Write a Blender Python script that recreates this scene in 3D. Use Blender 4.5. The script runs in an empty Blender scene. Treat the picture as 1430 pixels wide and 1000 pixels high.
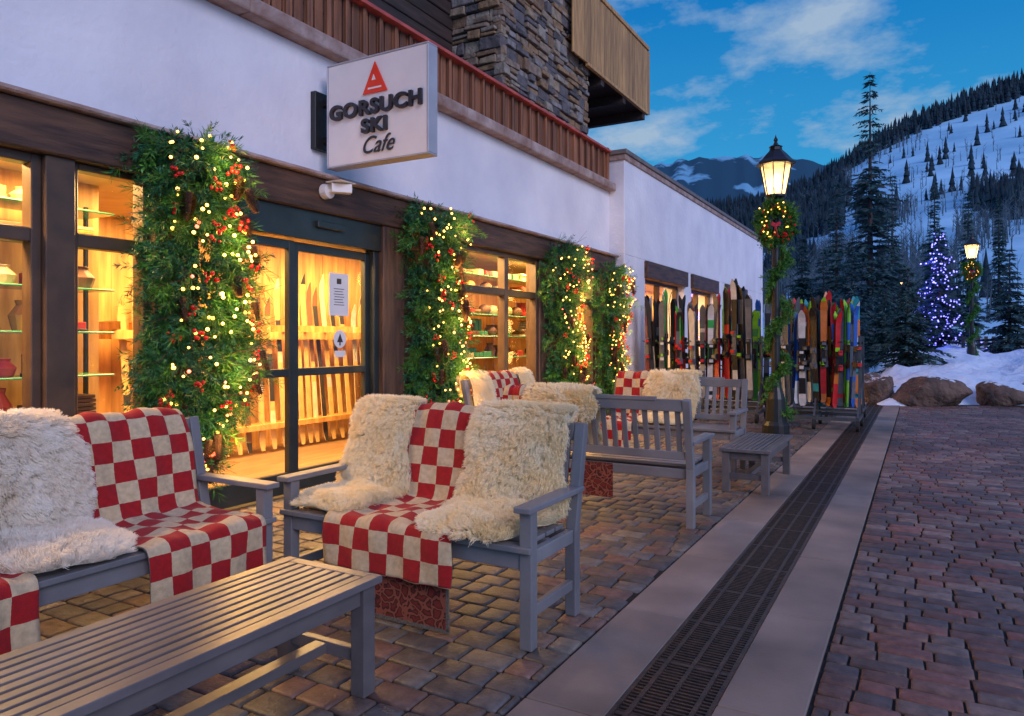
import bpy, math, random
import numpy as np
from mathutils import Vector, Matrix
random.seed(7); RS=np.random.RandomState(7)
scene=bpy.context.scene
scene.view_settings.view_transform='Standard'; scene.view_settings.look='None'; scene.view_settings.exposure=0
COL=scene.collection
R=random.uniform

# ---------------------------------------------------------------- materials
def newmat(name):
    m=bpy.data.materials.new(name); m.use_nodes=True
    nt=m.node_tree; nt.nodes.clear()
    out=nt.nodes.new('ShaderNodeOutputMaterial'); b=nt.nodes.new('ShaderNodeBsdfPrincipled')
    nt.links.new(b.outputs[0],out.inputs[0])
    return m,nt,b,out
def mat(name,c1,c2=None,scale=4,stretch=(1,1,1),bump=0.0,bscale=None,rough=.6,metal=0,island=0.0,detail=5,cols=None,bdist=.01,spec=.5,patch=None,snowcap=False):
    m,nt,b,out=newmat(name); N=nt.nodes.new; L=nt.links.new
    tc=N('ShaderNodeTexCoord'); mp=N('ShaderNodeMapping'); mp.inputs['Scale'].default_value=stretch
    L(tc.outputs['Object'],mp.inputs[0])
    if c2 is None: c2=tuple(x*.75 for x in c1)
    no=N('ShaderNodeTexNoise'); no.inputs['Scale'].default_value=scale; no.inputs['Detail'].default_value=detail
    L(mp.outputs[0],no.inputs[0])
    ramp=N('ShaderNodeValToRGB'); ramp.color_ramp.elements[0].position=.3; ramp.color_ramp.elements[1].position=.7
    ramp.color_ramp.elements[0].color=(*c2,1); ramp.color_ramp.elements[1].color=(*c1,1)
    L(no.outputs[0],ramp.inputs[0]); col=ramp.outputs[0]
    if cols:
        g=N('ShaderNodeNewGeometry'); r2=N('ShaderNodeValToRGB'); cr=r2.color_ramp; cr.interpolation='CONSTANT'
        cr.elements[0].color=(*cols[0],1)
        cr.elements[1].position=1/len(cols); cr.elements[1].color=(*cols[1],1)
        for i in range(2,len(cols)):
            e=cr.elements.new(i/len(cols)); e.color=(*cols[i],1)
        L(g.outputs['Random Per Island'],r2.inputs[0])
        mx=N('ShaderNodeMix'); mx.data_type='RGBA'; mx.blend_type='MULTIPLY'; mx.inputs[0].default_value=1
        L(ramp.outputs[0],mx.inputs[6]); L(r2.outputs[0],mx.inputs[7]); col=mx.outputs[2]
    if patch:
        n3=N('ShaderNodeTexNoise'); n3.inputs['Scale'].default_value=patch; n3.inputs['Detail'].default_value=6
        L(tc.outputs['Object'],n3.inputs[0]); m3=N('ShaderNodeMapRange'); m3.inputs[1].default_value=.3; m3.inputs[2].default_value=.7; m3.inputs[3].default_value=.50; m3.inputs[4].default_value=1.25
        L(n3.outputs[0],m3.inputs[0]); h3=N('ShaderNodeHueSaturation'); L(m3.outputs[0],h3.inputs['Value']); L(col,h3.inputs['Color']); col=h3.outputs[0]
    if island>0:
        g=N('ShaderNodeNewGeometry'); mr=N('ShaderNodeMapRange'); mr.inputs[3].default_value=1-island; mr.inputs[4].default_value=1+island
        L(g.outputs['Random Per Island'],mr.inputs[0])
        hs=N('ShaderNodeHueSaturation'); L(mr.outputs[0],hs.inputs['Value']); L(col,hs.inputs['Color']); col=hs.outputs[0]
    if snowcap:
        g=N('ShaderNodeNewGeometry'); sx=N('ShaderNodeSeparateXYZ'); L(g.outputs['Normal'],sx.inputs[0])
        n5=N('ShaderNodeTexNoise'); n5.inputs['Scale'].default_value=6; L(tc.outputs['Object'],n5.inputs[0])
        ad=N('ShaderNodeMath'); L(sx.outputs[2],ad.inputs[0]); L(n5.outputs[0],ad.inputs[1])
        mr=N('ShaderNodeMapRange'); mr.inputs[1].default_value=1.42; mr.inputs[2].default_value=1.50; L(ad.outputs[0],mr.inputs[0])
        mx=N('ShaderNodeMix'); mx.data_type='RGBA'; L(mr.outputs[0],mx.inputs[0]); L(col,mx.inputs[6]); mx.inputs[7].default_value=(.72,.80,.88,1); col=mx.outputs[2]
    L(col,b.inputs['Base Color'])
    b.inputs['Roughness'].default_value=rough; b.inputs['Metallic'].default_value=metal
    b.inputs['Specular IOR Level'].default_value=spec
    if bump>0:
        n2=N('ShaderNodeTexNoise'); n2.inputs['Scale'].default_value=bscale or scale*4; n2.inputs['Detail'].default_value=6
        L(mp.outputs[0],n2.inputs[0]); bp=N('ShaderNodeBump'); bp.inputs['Strength'].default_value=bump; bp.inputs['Distance'].default_value=bdist
        L(n2.outputs[0],bp.inputs['Height']); L(bp.outputs[0],b.inputs['Normal'])
    return m
def emit(name,c,s,base=(.8,.8,.8)):
    m,nt,b,out=newmat(name); b.inputs['Base Color'].default_value=(*base,1)
    b.inputs['Emission Color'].default_value=(*c,1); b.inputs['Emission Strength'].default_value=s
    try: m.cycles.emission_sampling='NONE'
    except Exception: pass
    return m

M={}
M['plaster']=mat('plaster_wall',(.82,.81,.83),(.66,.65,.70),scale=1.1,bump=.45,bscale=12,rough=.9,bdist=.02)
M['beam']=mat('dark_timber',(.13,.062,.035),(.030,.017,.013),scale=3,stretch=(6,.7,6),bump=.8,bscale=12,rough=.6)
M['post']=mat('dark_timber_post',(.15,.078,.045),(.040,.022,.016),scale=3,stretch=(6,6,.7),bump=.7,bscale=12,rough=.6)
M['frame']=mat('bronze_window_frame',(.11,.062,.036),(.06,.036,.024),scale=6,rough=.4,bump=.05)
M['doorframe']=mat('door_frame_metal',(.030,.040,.038),(.018,.024,.022),scale=5,rough=.35)
M['warmwood']=mat('pine_panelling',(.74,.42,.14),(.46,.22,.055),scale=2,stretch=(8,8,1),bump=.1,rough=.5,island=.16)
M['floorwood']=mat('oak_floor',(.3,.18,.09),(.2,.11,.05),scale=2,stretch=(8,1,8),rough=.4)
M['ledge']=mat('weathered_ledge',(.24,.13,.095),(.46,.36,.32),scale=4,bump=.9,bscale=12,rough=.85,bdist=.03)
M['balwood']=mat('balcony_wood',(.32,.12,.05),(.13,.05,.022),scale=3,stretch=(5,5,.6),bump=.4,rough=.6,island=.4)
M['balwoodl']=mat('balcony_wood_light',(.52,.29,.10),(.27,.14,.05),scale=3,stretch=(5,5,.6),bump=.4,rough=.6,island=.25)
M['rail_ledred']=mat('top_rail_led_reflection',(.58,.10,.07),(.32,.05,.04),scale=4,rough=.5)  # red LED reflection painted in as the rail's colour
M['siding']=mat('dark_siding',(.06,.036,.027),(.022,.015,.013),scale=3,stretch=(6,.6,6),bump=.5,rough=.7,island=.2)
M['stone']=mat('rubble_stone',(.95,.95,.95),(.45,.45,.45),scale=9,bump=.9,bscale=16,rough=.9,bdist=.03,
   cols=[(.33,.24,.17),(.39,.29,.19),(.17,.15,.15),(.42,.35,.27),(.28,.17,.10),(.31,.28,.26),(.12,.11,.11),(.37,.23,.12)])
M['mortar']=mat('mortar',(.05,.043,.04),(.03,.026,.025),scale=10,rough=.95)
M['cap']=mat('roof_cap',(.20,.17,.16),(.12,.11,.11),scale=5,bump=.3,rough=.7)
M['paver']=mat('clay_paver',(1,1,1),(.50,.49,.49),scale=18,bump=.8,bscale=60,rough=.55,bdist=.005,island=.25,patch=.8,
   cols=[(.23,.125,.095),(.18,.122,.10),(.27,.155,.115),(.14,.105,.097),(.205,.15,.125),(.25,.115,.085),(.25,.18,.145)])
M['paverg']=mat('grey_paver',(1,1,1),(.50,.50,.50),scale=18,bump=.8,bscale=60,rough=.52,bdist=.005,island=.26,patch=.8,
   cols=[(.19,.158,.128),(.16,.138,.115),(.225,.155,.118),(.125,.112,.102),(.22,.19,.15),(.21,.122,.09),(.165,.147,.13)])
M['joint']=mat('joint_sand',(.030,.025,.02),(.015,.013,.011),scale=30,bump=.5,rough=.95)
M['slab']=mat('concrete_slab',(.34,.265,.21),(.20,.16,.13),scale=2.2,bump=.5,bscale=70,rough=.60,island=.12,bdist=.003,detail=10,patch=.7)
M['iron']=mat('cast_iron',(.085,.050,.034),(.030,.021,.017),scale=20,rough=.45,metal=.3,bump=.3)
M['black']=mat('black_pit',(.008,.008,.008),(.005,.005,.005),rough=.9)
M['paint']=mat('grey_paint_wood',(.225,.225,.235),(.145,.145,.155),scale=3,stretch=(1,1,1),bump=.15,bscale=40,rough=.38,island=.10)
M['tpaint']=mat('table_grey_paint',(.155,.140,.140),(.105,.095,.098),scale=5,stretch=(2,1,2),bump=.08,bscale=20,rough=.32,island=.16)
M['lampblack']=mat('black_iron',(.014,.016,.016),(.008,.009,.009),scale=10,rough=.4)
M['snow']=mat('snow',(.78,.86,.92),(.52,.65,.80),scale=1.2,bump=.9,bscale=3,rough=.8,bdist=.12)
M['boulder']=mat('boulder',(.20,.125,.09),(.06,.042,.036),scale=3,bump=1,bscale=9,rough=.85,bdist=.08,snowcap=True)
M['needle']=mat('fir_needles',(.030,.19,.065),(.014,.085,.038),scale=4,rough=.5,island=.6)
M['leaf']=mat('cedar_leaves',(.09,.28,.028),(.030,.14,.018),scale=4,rough=.5,island=.5)
M['twig']=mat('twig',(.12,.045,.03),(.05,.02,.018),rough=.7)
M['cone']=mat('pinecone',(.17,.085,.045),(.07,.03,.018),scale=20,rough=.75,island=.4)
M['berry']=mat('red_berry',(.70,.015,.010),(.5,.01,.01),rough=.25)
M['bulb']=emit('warm_bulb',(1,.46,.045),6.5)
M['bulbr']=emit('red_bulb',(1,.10,.03),5)
M['bulbb']=emit('violet_bulb',(.17,.15,1),4.0)
M['lampcore']=emit('lamp_filament',(1,.70,.3),16)
M['spruce']=mat('spruce_foliage',(.024,.080,.080),(.010,.040,.042),scale=1,rough=.7,island=.5)
M['bark']=mat('bark',(.07,.05,.045),(.04,.03,.028),scale=8,rough=.9)
M['aspen']=mat('aspen_bark',(.10,.15,.18),(.05,.09,.12),scale=.1,rough=.9,island=.35)
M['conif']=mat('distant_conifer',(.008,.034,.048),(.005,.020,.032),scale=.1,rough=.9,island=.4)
M['signface']=mat('sign_white_face',(.84,.78,.74),(.70,.64,.62),scale=2,rough=.4)
M['signedge']=mat('sign_edge',(.45,.45,.48),(.36,.36,.39),rough=.4)
M['signtext']=mat('sign_dark_letters',(.03,.024,.028),(.02,.017,.02),rough=.4)
M['signred']=mat('sign_red_logo',(.85,.055,.015),(.75,.04,.012),rough=.4)
M['white']=mat('white_plastic',(.75,.75,.75),(.7,.7,.7),rough=.35)
M['steel']=mat('dark_steel_frame',(.16,.17,.18),(.10,.105,.11),rough=.35,metal=.6)
M['rubber']=mat('rubber',(.02,.02,.02),rough=.8)
M['fence']=mat('fence_wood',(.10,.08,.07),rough=.8)
M['bow']=mat('red_bow',(.55,.02,.04),(.4,.015,.03),rough=.5)
def simple(n,c,r=.3): return mat(n,c,tuple(x*.75 for x in c),scale=12,rough=r)
SK=[simple('ski_lime',(.30,.72,.02)),simple('ski_black',(.02,.02,.022)),simple('ski_red',(.65,.025,.03)),simple('ski_white',(.66,.66,.66)),
    simple('ski_blue',(.02,.12,.50)),simple('ski_maroon',(.16,.02,.04)),simple('ski_orange',(.75,.20,.03)),simple('ski_teal',(.02,.32,.38)),simple('ski_grey',(.14,.15,.17)),simple('ski_green',(.04,.38,.08))]
SKW=[simple('ski_wood_gold',(.66,.40,.14)),simple('ski_cream',(.7,.58,.38)),simple('ski_brown',(.2,.1,.05)),simple('ski_dark',(.04,.035,.03)),simple('ski_silver',(.5,.48,.45))]
BX=[simple('box_white',(.68,.60,.48),.6),simple('box_cream',(.55,.40,.22),.6),simple('box_brown',(.16,.07,.03),.6),simple('box_red',(.5,.04,.03),.6),simple('box_green',(.05,.25,.12),.5),simple('box_black',(.03,.03,.03),.5),simple('box_orange',(.6,.25,.05),.6)]
m,nt,b,out=newmat('window_glass_pane'); nt.nodes.remove(b)
tr=nt.nodes.new('ShaderNodeBsdfTransparent'); gl=nt.nodes.new('ShaderNodeBsdfGlossy'); gl.inputs['Roughness'].default_value=.01
lw=nt.nodes.new('ShaderNodeLayerWeight'); lw.inputs[0].default_value=.5; pw=nt.nodes.new('ShaderNodeMath'); pw.operation='POWER'; pw.inputs[1].default_value=4
ma=nt.nodes.new('ShaderNodeMath'); ma.operation='MULTIPLY_ADD'; ma.inputs[1].default_value=.5; ma.inputs[2].default_value=.04
nt.links.new(lw.outputs['Facing'],pw.inputs[0]); nt.links.new(pw.outputs[0],ma.inputs[0])
mx=nt.nodes.new('ShaderNodeMixShader'); nt.links.new(ma.outputs[0],mx.inputs[0]); nt.links.new(tr.outputs[0],mx.inputs[1]); nt.links.new(gl.outputs[0],mx.inputs[2]); nt.links.new(mx.outputs[0],out.inputs[0]); M['glass']=m
M['gshelf']=mat('green_glass_shelf',(.10,.36,.20),(.08,.27,.16),rough=.15)
def blanket_mat(name,ca,cb,sq):
    m,nt,b,out=newmat(name); N=nt.nodes.new; L=nt.links.new
    uv=N('ShaderNodeUVMap'); ch=N('ShaderNodeTexChecker'); ch.inputs['Scale'].default_value=1/sq
    ch.inputs['Color1'].default_value=(*ca,1); ch.inputs['Color2'].default_value=(*cb,1)
    mp0=N('ShaderNodeVectorMath'); mp0.operation='ADD'; mp0.inputs[1].default_value=(.0013,.0011,.5*sq)
    nd=N('ShaderNodeTexNoise'); nd.inputs['Scale'].default_value=60; sc=N('ShaderNodeVectorMath'); sc.operation='SCALE'; sc.inputs['Scale'].default_value=.004
    L(uv.outputs[0],nd.inputs[0]); L(nd.outputs['Color'],sc.inputs[0])
    ad=N('ShaderNodeVectorMath'); ad.operation='ADD'; L(uv.outputs[0],ad.inputs[0]); L(sc.outputs[0],ad.inputs[1]); L(ad.outputs[0],mp0.inputs[0])
    L(mp0.outputs[0],ch.inputs[0])
    no=N('ShaderNodeTexNoise'); no.inputs['Scale'].default_value=40; no.inputs['Detail'].default_value=6; L(uv.outputs[0],no.inputs[0])
    mr=N('ShaderNodeMapRange'); mr.inputs[3].default_value=.55; mr.inputs[4].default_value=1.35; L(no.outputs[0],mr.inputs[0])
    hs=N('ShaderNodeHueSaturation'); L(ch.outputs[0],hs.inputs['Color']); L(mr.outputs[0],hs.inputs['Value']); L(hs.outputs[0],b.inputs['Base Color'])
    b.inputs['Roughness'].default_value=.95; b.inputs['Sheen Weight'].default_value=.05
    n2=N('ShaderNodeTexNoise'); n2.inputs['Scale'].default_value=260; L(uv.outputs[0],n2.inputs[0])
    bp=N('ShaderNodeBump'); bp.inputs['Strength'].default_value=.7; bp.inputs['Distance'].default_value=.004; L(n2.outputs[0],bp.inputs['Height']); L(bp.outputs[0],b.inputs['Normal'])
    return m
M['blanket']=blanket_mat('checked_wool_blanket',(.36,.006,.008),(.58,.44,.26),.1)
M['hem']=mat('blanket_hem',(.16,.14,.11),(.05,.05,.05),scale=120,rough=.95)
m,nt,b,out=newmat('ornate_red_rug'); N=nt.nodes.new; L=nt.links.new
tc=N('ShaderNodeTexCoord'); dn=N('ShaderNodeTexNoise'); dn.inputs['Scale'].default_value=14; L(tc.outputs['Object'],dn.inputs[0])
vm=N('ShaderNodeVectorMath'); vm.operation='SCALE'; vm.inputs['Scale'].default_value=.09; L(dn.outputs['Color'],vm.inputs[0]); va=N('ShaderNodeVectorMath'); L(tc.outputs['Object'],va.inputs[0]); L(vm.outputs[0],va.inputs[1])
vo=N('ShaderNodeTexVoronoi'); vo.feature='DISTANCE_TO_EDGE'; vo.inputs['Scale'].default_value=20; L(va.outputs[0],vo.inputs[0])
rp=N('ShaderNodeValToRGB'); rp.color_ramp.elements[0].position=.07; rp.color_ramp.elements[1].position=.28
rp.color_ramp.elements[0].color=(.22,.06,.035,1); rp.color_ramp.elements[1].color=(.15,.018,.012,1); k=rp.color_ramp.elements.new(.12); k.color=(.022,.005,.005,1)
L(vo.outputs[0],rp.inputs[0]); L(rp.outputs[0],b.inputs['Base Color']); b.inputs['Roughness'].default_value=.95
M['rug']=m
def furmat(name,c1,c2):
    m,nt,b,out=newmat(name); N=nt.nodes.new; L=nt.links.new
    tc=N('ShaderNodeTexCoord'); no=N('ShaderNodeTexNoise'); no.inputs['Scale'].default_value=7; L(tc.outputs['Object'],no.inputs[0])
    rp=N('ShaderNodeValToRGB'); rp.color_ramp.elements[0].position=.35; rp.color_ramp.elements[1].position=.65
    rp.color_ramp.elements[0].color=(*c2,1); rp.color_ramp.elements[1].color=(*c1,1); L(no.outputs[0],rp.inputs[0]); L(rp.outputs[0],b.inputs['Base Color'])
    b.inputs['Roughness'].default_value=.8; b.inputs['Specular IOR Level'].default_value=.1
    t=N('ShaderNodeBsdfTranslucent'); L(rp.outputs[0],t.inputs[0]); mx=N('ShaderNodeMixShader'); mx.inputs[0].default_value=.35
    L(b.outputs[0],mx.inputs[1]); L(t.outputs[0],mx.inputs[2]); L(mx.outputs[0],out.inputs[0])
    return m
M['fur']=furmat('sheepskin_wool',(.99,.92,.72),(.98,.86,.57))
M['furw']=furmat('sheepskin_wool_pale',(.98,.93,.83),(.94,.86,.72))

# ---------------------------------------------------------------- mesh helpers
def empty(name,loc=(0,0,0),rz=0):
    e=bpy.data.objects.new(name,None); e.location=loc; e.rotation_euler=(0,0,rz); e.empty_display_size=.2; COL.objects.link(e); return e
class MB:
    def __init__(s): s.v=[];s.f=[];s.m=[]
    def box(s,x0,x1,y0,y1,z0,z1,m=0,M4=None):
        n=len(s.v); P=[(x0,y0,z0),(x1,y0,z0),(x1,y1,z0),(x0,y1,z0),(x0,y0,z1),(x1,y0,z1),(x1,y1,z1),(x0,y1,z1)]
        if M4 is not None: P=[tuple(M4@Vector(p)) for p in P]
        s.v+=P
        for q in ((0,3,2,1),(4,5,6,7),(0,1,5,4),(1,2,6,5),(2,3,7,6),(3,0,4,7)):
            s.f.append(tuple(n+i for i in q)); s.m.append(m)
    def face(s,P,m=0):
        n=len(s.v); s.v+=[tuple(p) for p in P]; s.f.append(tuple(range(n,n+len(P)))); s.m.append(m)
    def beam(s,p,q,w,h,m=0,up=(0,0,1)):
        p=Vector(p);q=Vector(q);d=(q-p);l=d.length;d.normalize();u=Vector(up)
        if abs(d.dot(u))>.98:u=Vector((0,1,0))
        x=d.cross(u).normalized();u=x.cross(d)
        Mx=Matrix(((x.x,d.x,u.x,p.x),(x.y,d.y,u.y,p.y),(x.z,d.z,u.z,p.z),(0,0,0,1)))
        s.box(-w/2,w/2,0,l,-h/2,h/2,m,Mx)
    def cyl(s,p,q,r0,r1,n=8,m=0,cap=True):
        p=Vector(p);q=Vector(q);d=(q-p).normalized();u=Vector((0,0,1)) if abs(d.z)<.9 else Vector((1,0,0))
        x=d.cross(u).normalized();y=d.cross(x);b=len(s.v)
        for c,r in((p,r0),(q,r1)):
            for i in range(n):
                a=2*math.pi*i/n; s.v.append(tuple(c+x*(r*math.cos(a))+y*(r*math.sin(a))))
        for i in range(n):
            j=(i+1)%n; s.f.append((b+i,b+n+i,b+n+j,b+j)); s.m.append(m)
        if cap:
            s.f.append(tuple(b+i for i in range(n))); s.f.append(tuple(b+n+i for i in reversed(range(n)))); s.m+=[m,m]
    def lathe(s,prof,c,n=16,m=0):
        b=len(s.v)
        for r,z in prof:
            for i in range(n):
                a=2*math.pi*i/n; s.v.append((c[0]+r*math.cos(a),c[1]+r*math.sin(a),c[2]+z))
        for k in range(len(prof)-1):
            for i in range(n):
                j=(i+1)%n; s.f.append((b+k*n+i,b+k*n+j,b+(k+1)*n+j,b+(k+1)*n+i)); s.m.append(m)
    def ball(s,c,r,m=0,n=8,k=5,sz=1):
        s.lathe([(r*math.sin(math.pi*i/k)+1e-5,-r*sz*math.cos(math.pi*i/k)) for i in range(k+1)],c,n,m)
    def obj(s,name,mats,parent=None,bevel=0,smooth=False,seg=1):
        me=bpy.data.meshes.new(name); me.from_pydata(s.v,[],s.f)
        for x in mats: me.materials.append(x)
        me.polygons.foreach_set('material_index',s.m)
        if smooth: me.polygons.foreach_set('use_smooth',[True]*len(s.f))
        me.update(); o=bpy.data.objects.new(name,me); COL.objects.link(o)
        if parent: o.parent=parent
        if bevel: 
            bm=o.modifiers.new('b','BEVEL'); bm.width=bevel; bm.segments=seg; bm.limit_method='ANGLE'
        return o
def npmesh(name,V,F,mats,mi=None,parent=None,smooth=False):
    V=np.asarray(V,dtype=np.float32).reshape(-1,3);F=np.asarray(F,dtype=np.int32); k=F.shape[1]
    me=bpy.data.meshes.new(name); me.vertices.add(len(V)); me.vertices.foreach_set('co',V.ravel())
    me.loops.add(F.size); me.loops.foreach_set('vertex_index',F.ravel()); me.polygons.add(len(F))
    me.polygons.foreach_set('loop_start',np.arange(0,F.size,k,dtype=np.int32))
    try: me.polygons.foreach_set('loop_total',np.full(len(F),k,dtype=np.int32))
    except Exception: pass
    for x in mats: me.materials.append(x)
    if mi is not None: me.polygons.foreach_set('material_index',np.asarray(mi,dtype=np.int32))
    me.update(calc_edges=True); me.validate()
    if smooth: me.polygons.foreach_set('use_smooth',[True]*len(me.polygons))
    o=bpy.data.objects.new(name,me); COL.objects.link(o)
    if parent:o.parent=parent
    return o
def unit(a): return a/(np.linalg.norm(a,axis=-1,keepdims=True)+1e-9)

# ---------------------------------------------------------------- camera
H=1.35
cam=bpy.data.cameras.new('camera'); cam.lens=36*1007/1430; cam.sensor_width=36; cam.shift_y=-25/1430; cam.clip_end=6000; cam.clip_start=.05
co=bpy.data.objects.new('camera',cam); co.location=(0,0,H); co.rotation_euler=(math.radians(90),0,math.radians(29.5)); COL.objects.link(co); scene.camera=co
CA,SA=math.cos(math.radians(29.5)),math.sin(math.radians(29.5))
def W(d,t):
    r=d*t; return (CA*r-SA*d, SA*r+CA*d)

# ---------------------------------------------------------------- ground
g=MB(); g.face([(-3000,-3000,-.09),(3000,-3000,-.09),(3000,3000,-.09),(-3000,3000,-.09)]); g.obj('ground',[M['snow']])
g=MB(); g.face([(-5.0,-4,-.014),(14,-4,-.014),(14,40,-.014),(-5.0,40,-.014)]); g.obj('plaza_bedding',[M['joint']])
def pavers(name,x0,x1,y0,y1,m,rows=.135,wmin=.12,wmax=.22,gap=.0042,edge=None,seed=1,clip=(.003,.009)):
    rs=np.random.RandomState(seed); C=[]
    y=y0
    while y<y1:
        x=x0+rs.uniform(-.1,0)
        while x<x1:
            w=rs.choice([wmin,(wmin+wmax)/2,wmax]); a=max(x,x0); b=min(x+w,x1)
            if b-a>.03 and (edge is None or edge(x,y)): C.append((a+gap,b-gap,y+gap,y+rows-gap))
            x+=w
        y+=rows
    C=np.array(C); n=len(C); V=np.zeros((n,20,3))
    hz=rs.uniform(-.0018,.0018,(n,1))
    X0,X1,Y0,Y1=C[:,0],C[:,1],C[:,2],C[:,3]
    for k,(ax,ay) in enumerate(((0,0),(1,0),(1,1),(0,1))):
        xx=X1 if ax else X0; yy=Y1 if ay else Y0; sx=-1 if ax else 1; sy=-1 if ay else 1
        jx=rs.uniform(-.002,.004,n)*sx; jy=rs.uniform(-.002,.004,n)*sy
        cr_=rs.uniform(*clip,n)
        for t,(ox,oy) in enumerate(((1,0),(0,1)) if k in(1,3) else ((0,1),(1,0))):
            i=2*k+t
            V[:,i]=np.stack([xx+jx+cr_*ox*sx,yy+jy+cr_*oy*sy,np.full(n,-.009)+hz[:,0]],1)
            V[:,8+i]=np.stack([xx+jx+(cr_*ox+.002)*sx,yy+jy+(cr_*oy+.002)*sy,np.full(n,-.004)+hz[:,0]],1)
        V[:,16+k]=np.stack([xx+jx+.012*sx,yy+jy+.012*sy,hz[:,0]+rs.uniform(-.0006,.0006,n)],1)
    V8=V[:,0:8].copy(); V8[:,:,2]=-.03
    VV=np.concatenate([V,V8],1)
    q=[(16,17,18,19)]
    for i in range(8):
        j=(i+1)%8
        q.append((20+i,20+j,j,i)); q.append((i,j,8+j,8+i))
        ki=(i//2)%4; kj=(j//2)%4
        if ki==kj: q.append((8+i,8+j,16+ki,16+ki))
        else: q.append((8+i,8+j,16+kj,16+ki))
    q3=[f for f in q if len(set(f))==4]; qt=[f[:3] for f in q if len(set(f))==3]
    base=np.arange(n)[:,None,None]*28
    F4=(base+np.array(q3)[None]).reshape(-1,4); F3=(base+np.array(qt)[None]).reshape(-1,3)
    me=bpy.data.meshes.new(name); me.vertices.add(n*28); me.vertices.foreach_set('co',VV.astype(np.float32).ravel())
    idx=np.concatenate([F4.ravel(),F3.ravel()]).astype(np.int32); me.loops.add(len(idx)); me.loops.foreach_set('vertex_index',idx)
    me.polygons.add(len(F4)+len(F3)); st=np.concatenate([np.arange(len(F4))*4,len(F4)*4+np.arange(len(F3))*3]).astype(np.int32); me.polygons.foreach_set('loop_start',st)
    me.materials.append(m); me.update(calc_edges=True); me.validate()
    o=bpy.data.objects.new(name,me); COL.objects.link(o)
    return o
pavers('paving_left',-4.78,-1.31,-.5,34,M['paverg'],rows=.145,wmin=.13,wmax=.22,seed=3,clip=(.004,.011))
def plz(x,y): return y<16.6+.62*(x+.6)
pavers('paving_right',-.35,9,.5,24,M['paver'],rows=.108,wmin=.14,wmax=.22,edge=plz,seed=5)
pavers('paving_far',-4.5,-.9,34,45,M['paver'],rows=.25,wmin=.3,wmax=.5,seed=6)
s=MB(); y=0.3
while y<34:
    l=1.05
    s.box(-1.30,-.985,y+.004,y+l-.004,-.06,.001); s.box(-.655,-.36,y+.3,y+l+.292,-.06,.001); y+=l
s.obj('drain_kerb_slabs',[M['slab']],bevel=.005)
d=empty('trench_drain'); s=MB()
s.box(-.985,-.655,0,34,-.12,-.085,1)
for xx in (-.978,-.925,-.822,-.718,-.665): s.box(xx-.009,xx+.009,0,34,-.03,-.002,0)
y=.8
while y<30:
    w=.011 if (int(round(y/.026))%19) else .03
    s.box(-.975,-.667,y,y+w,-.028,-.0045,0); y+=.026
s.obj('grate',[M['iron'],M['black']],d)

# ---------------------------------------------------------------- building
B=empty('ski_shop_building'); XW=-4.8
s=MB()
s.box(-5.0,XW,-4,12,2.84,3.98,0)
s.box(-4.99,-4.52,12,24.8,2.86,4.62,0)
s.box(-4.99,-4.52,12,13.1,0,2.86,0)
for a,b_ in ((15.7,16.25),(18.5,19.5),(22,24.8)): s.box(-4.99,-4.52,a,b_,0,2.86,0)
for a,b_ in ((13.1,15.7),(16.25,18.5),(19.5,22)): s.box(-4.99,-4.53,a,b_,0,.7,0)
s.box(-9,-5.0,24.6,24.8,0,4.62,0)
s.box(-9,-5.0,12.02,12.2,3.9,4.62,0)
s.obj('plaster_walls',[M['plaster']],B,bevel=.01)
s=MB()
s.box(-5.05,-4.46,11.94,24.9,4.62,4.70,0); s.box(-5.0,-4.49,11.97,24.85,4.52,4.62,1)
s.box(-9,-5.05,12,24.9,4.6,4.66,0)
s.obj('wing_roof_cap',[M['cap'],M['ledge']],B,bevel=.008)
s=MB()
s.box(-4.98,-4.66,-4,11.95,2.50,2.80,0); s.box(-4.98,-4.60,-4,11.97,2.803,2.84,1)
for a,b_ in ((13.05,15.75),(16.2,18.55),(19.45,22.05)): s.box(-4.8,-4.44,a,b_,2.52,2.84,0)
s.obj('timber_beam',[M['beam'],M['ledge']],B,bevel=.012)
s=MB()
for a,b_ in ((-.1,.2),(3.18,3.46),(5.66,6.0),(6.0,6.92),(9.15,10.05),(11.2,11.98)):
    s.box(-4.95,-4.68 if b_-a<.5 else -4.72,a,b_,0,2.50,0)
s.box(-4.92,-4.74,.2,3.18,0,.72,0); s.box(-4.92,-4.74,6.92,9.15,0,.62,0); s.box(-4.92,-4.74,10.05,11.2,0,.62,0)
s.obj('timber_posts',[M['post']],B,bevel=.01)
s=MB(); gl=MB()
def pane(x,a,b_,z0,z1): gl.face([(x,a,z0),(x,b_,z0),(x,b_,z1),(x,a,z1)])
def window(y0,y1,z0,z1,mull,tran,x=-4.80,fw=.06):
    s.box(x-.06,x+.05,y0,y0+fw,z0,z1); s.box(x-.06,x+.05,y1-fw,y1,z0,z1)
    s.box(x-.06,x+.05,y0+fw,y1-fw,z0,z0+fw); s.box(x-.06,x+.05,y0+fw,y1-fw,z1-fw,z1)
    for mm,w in mull: s.box(x-.062,x+.052,mm-w/2,mm+w/2,z0+fw,z1-fw)
    for t in tran: s.box(x-.058,x+.045,y0+fw,y1-fw,t-.045,t+.045)
    pane(x-.01,y0+fw,y1-fw,z0+fw,z1-fw)
window(.2,2.46,.72,2.50,[(.95,.06),(1.7,.06)],[2.0])
s.box(-4.9,-4.70,2.46,2.64,.72,2.5)
window(2.64,3.18,.72,2.50,[],[2.0],fw=.045)
window(6.92,9.15,.62,2.50,[(8.25,.10)],[1.98])
window(10.05,11.2,.62,2.50,[],[1.98])
for a,b_ in ((13.1,15.7),(16.25,18.5),(19.5,22)): window(a,b_,.7,2.52,[((a+b_)/2,.06)],[],x=-4.72)
s.obj('window_frames',[M['frame']],B,bevel=.006)
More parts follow.
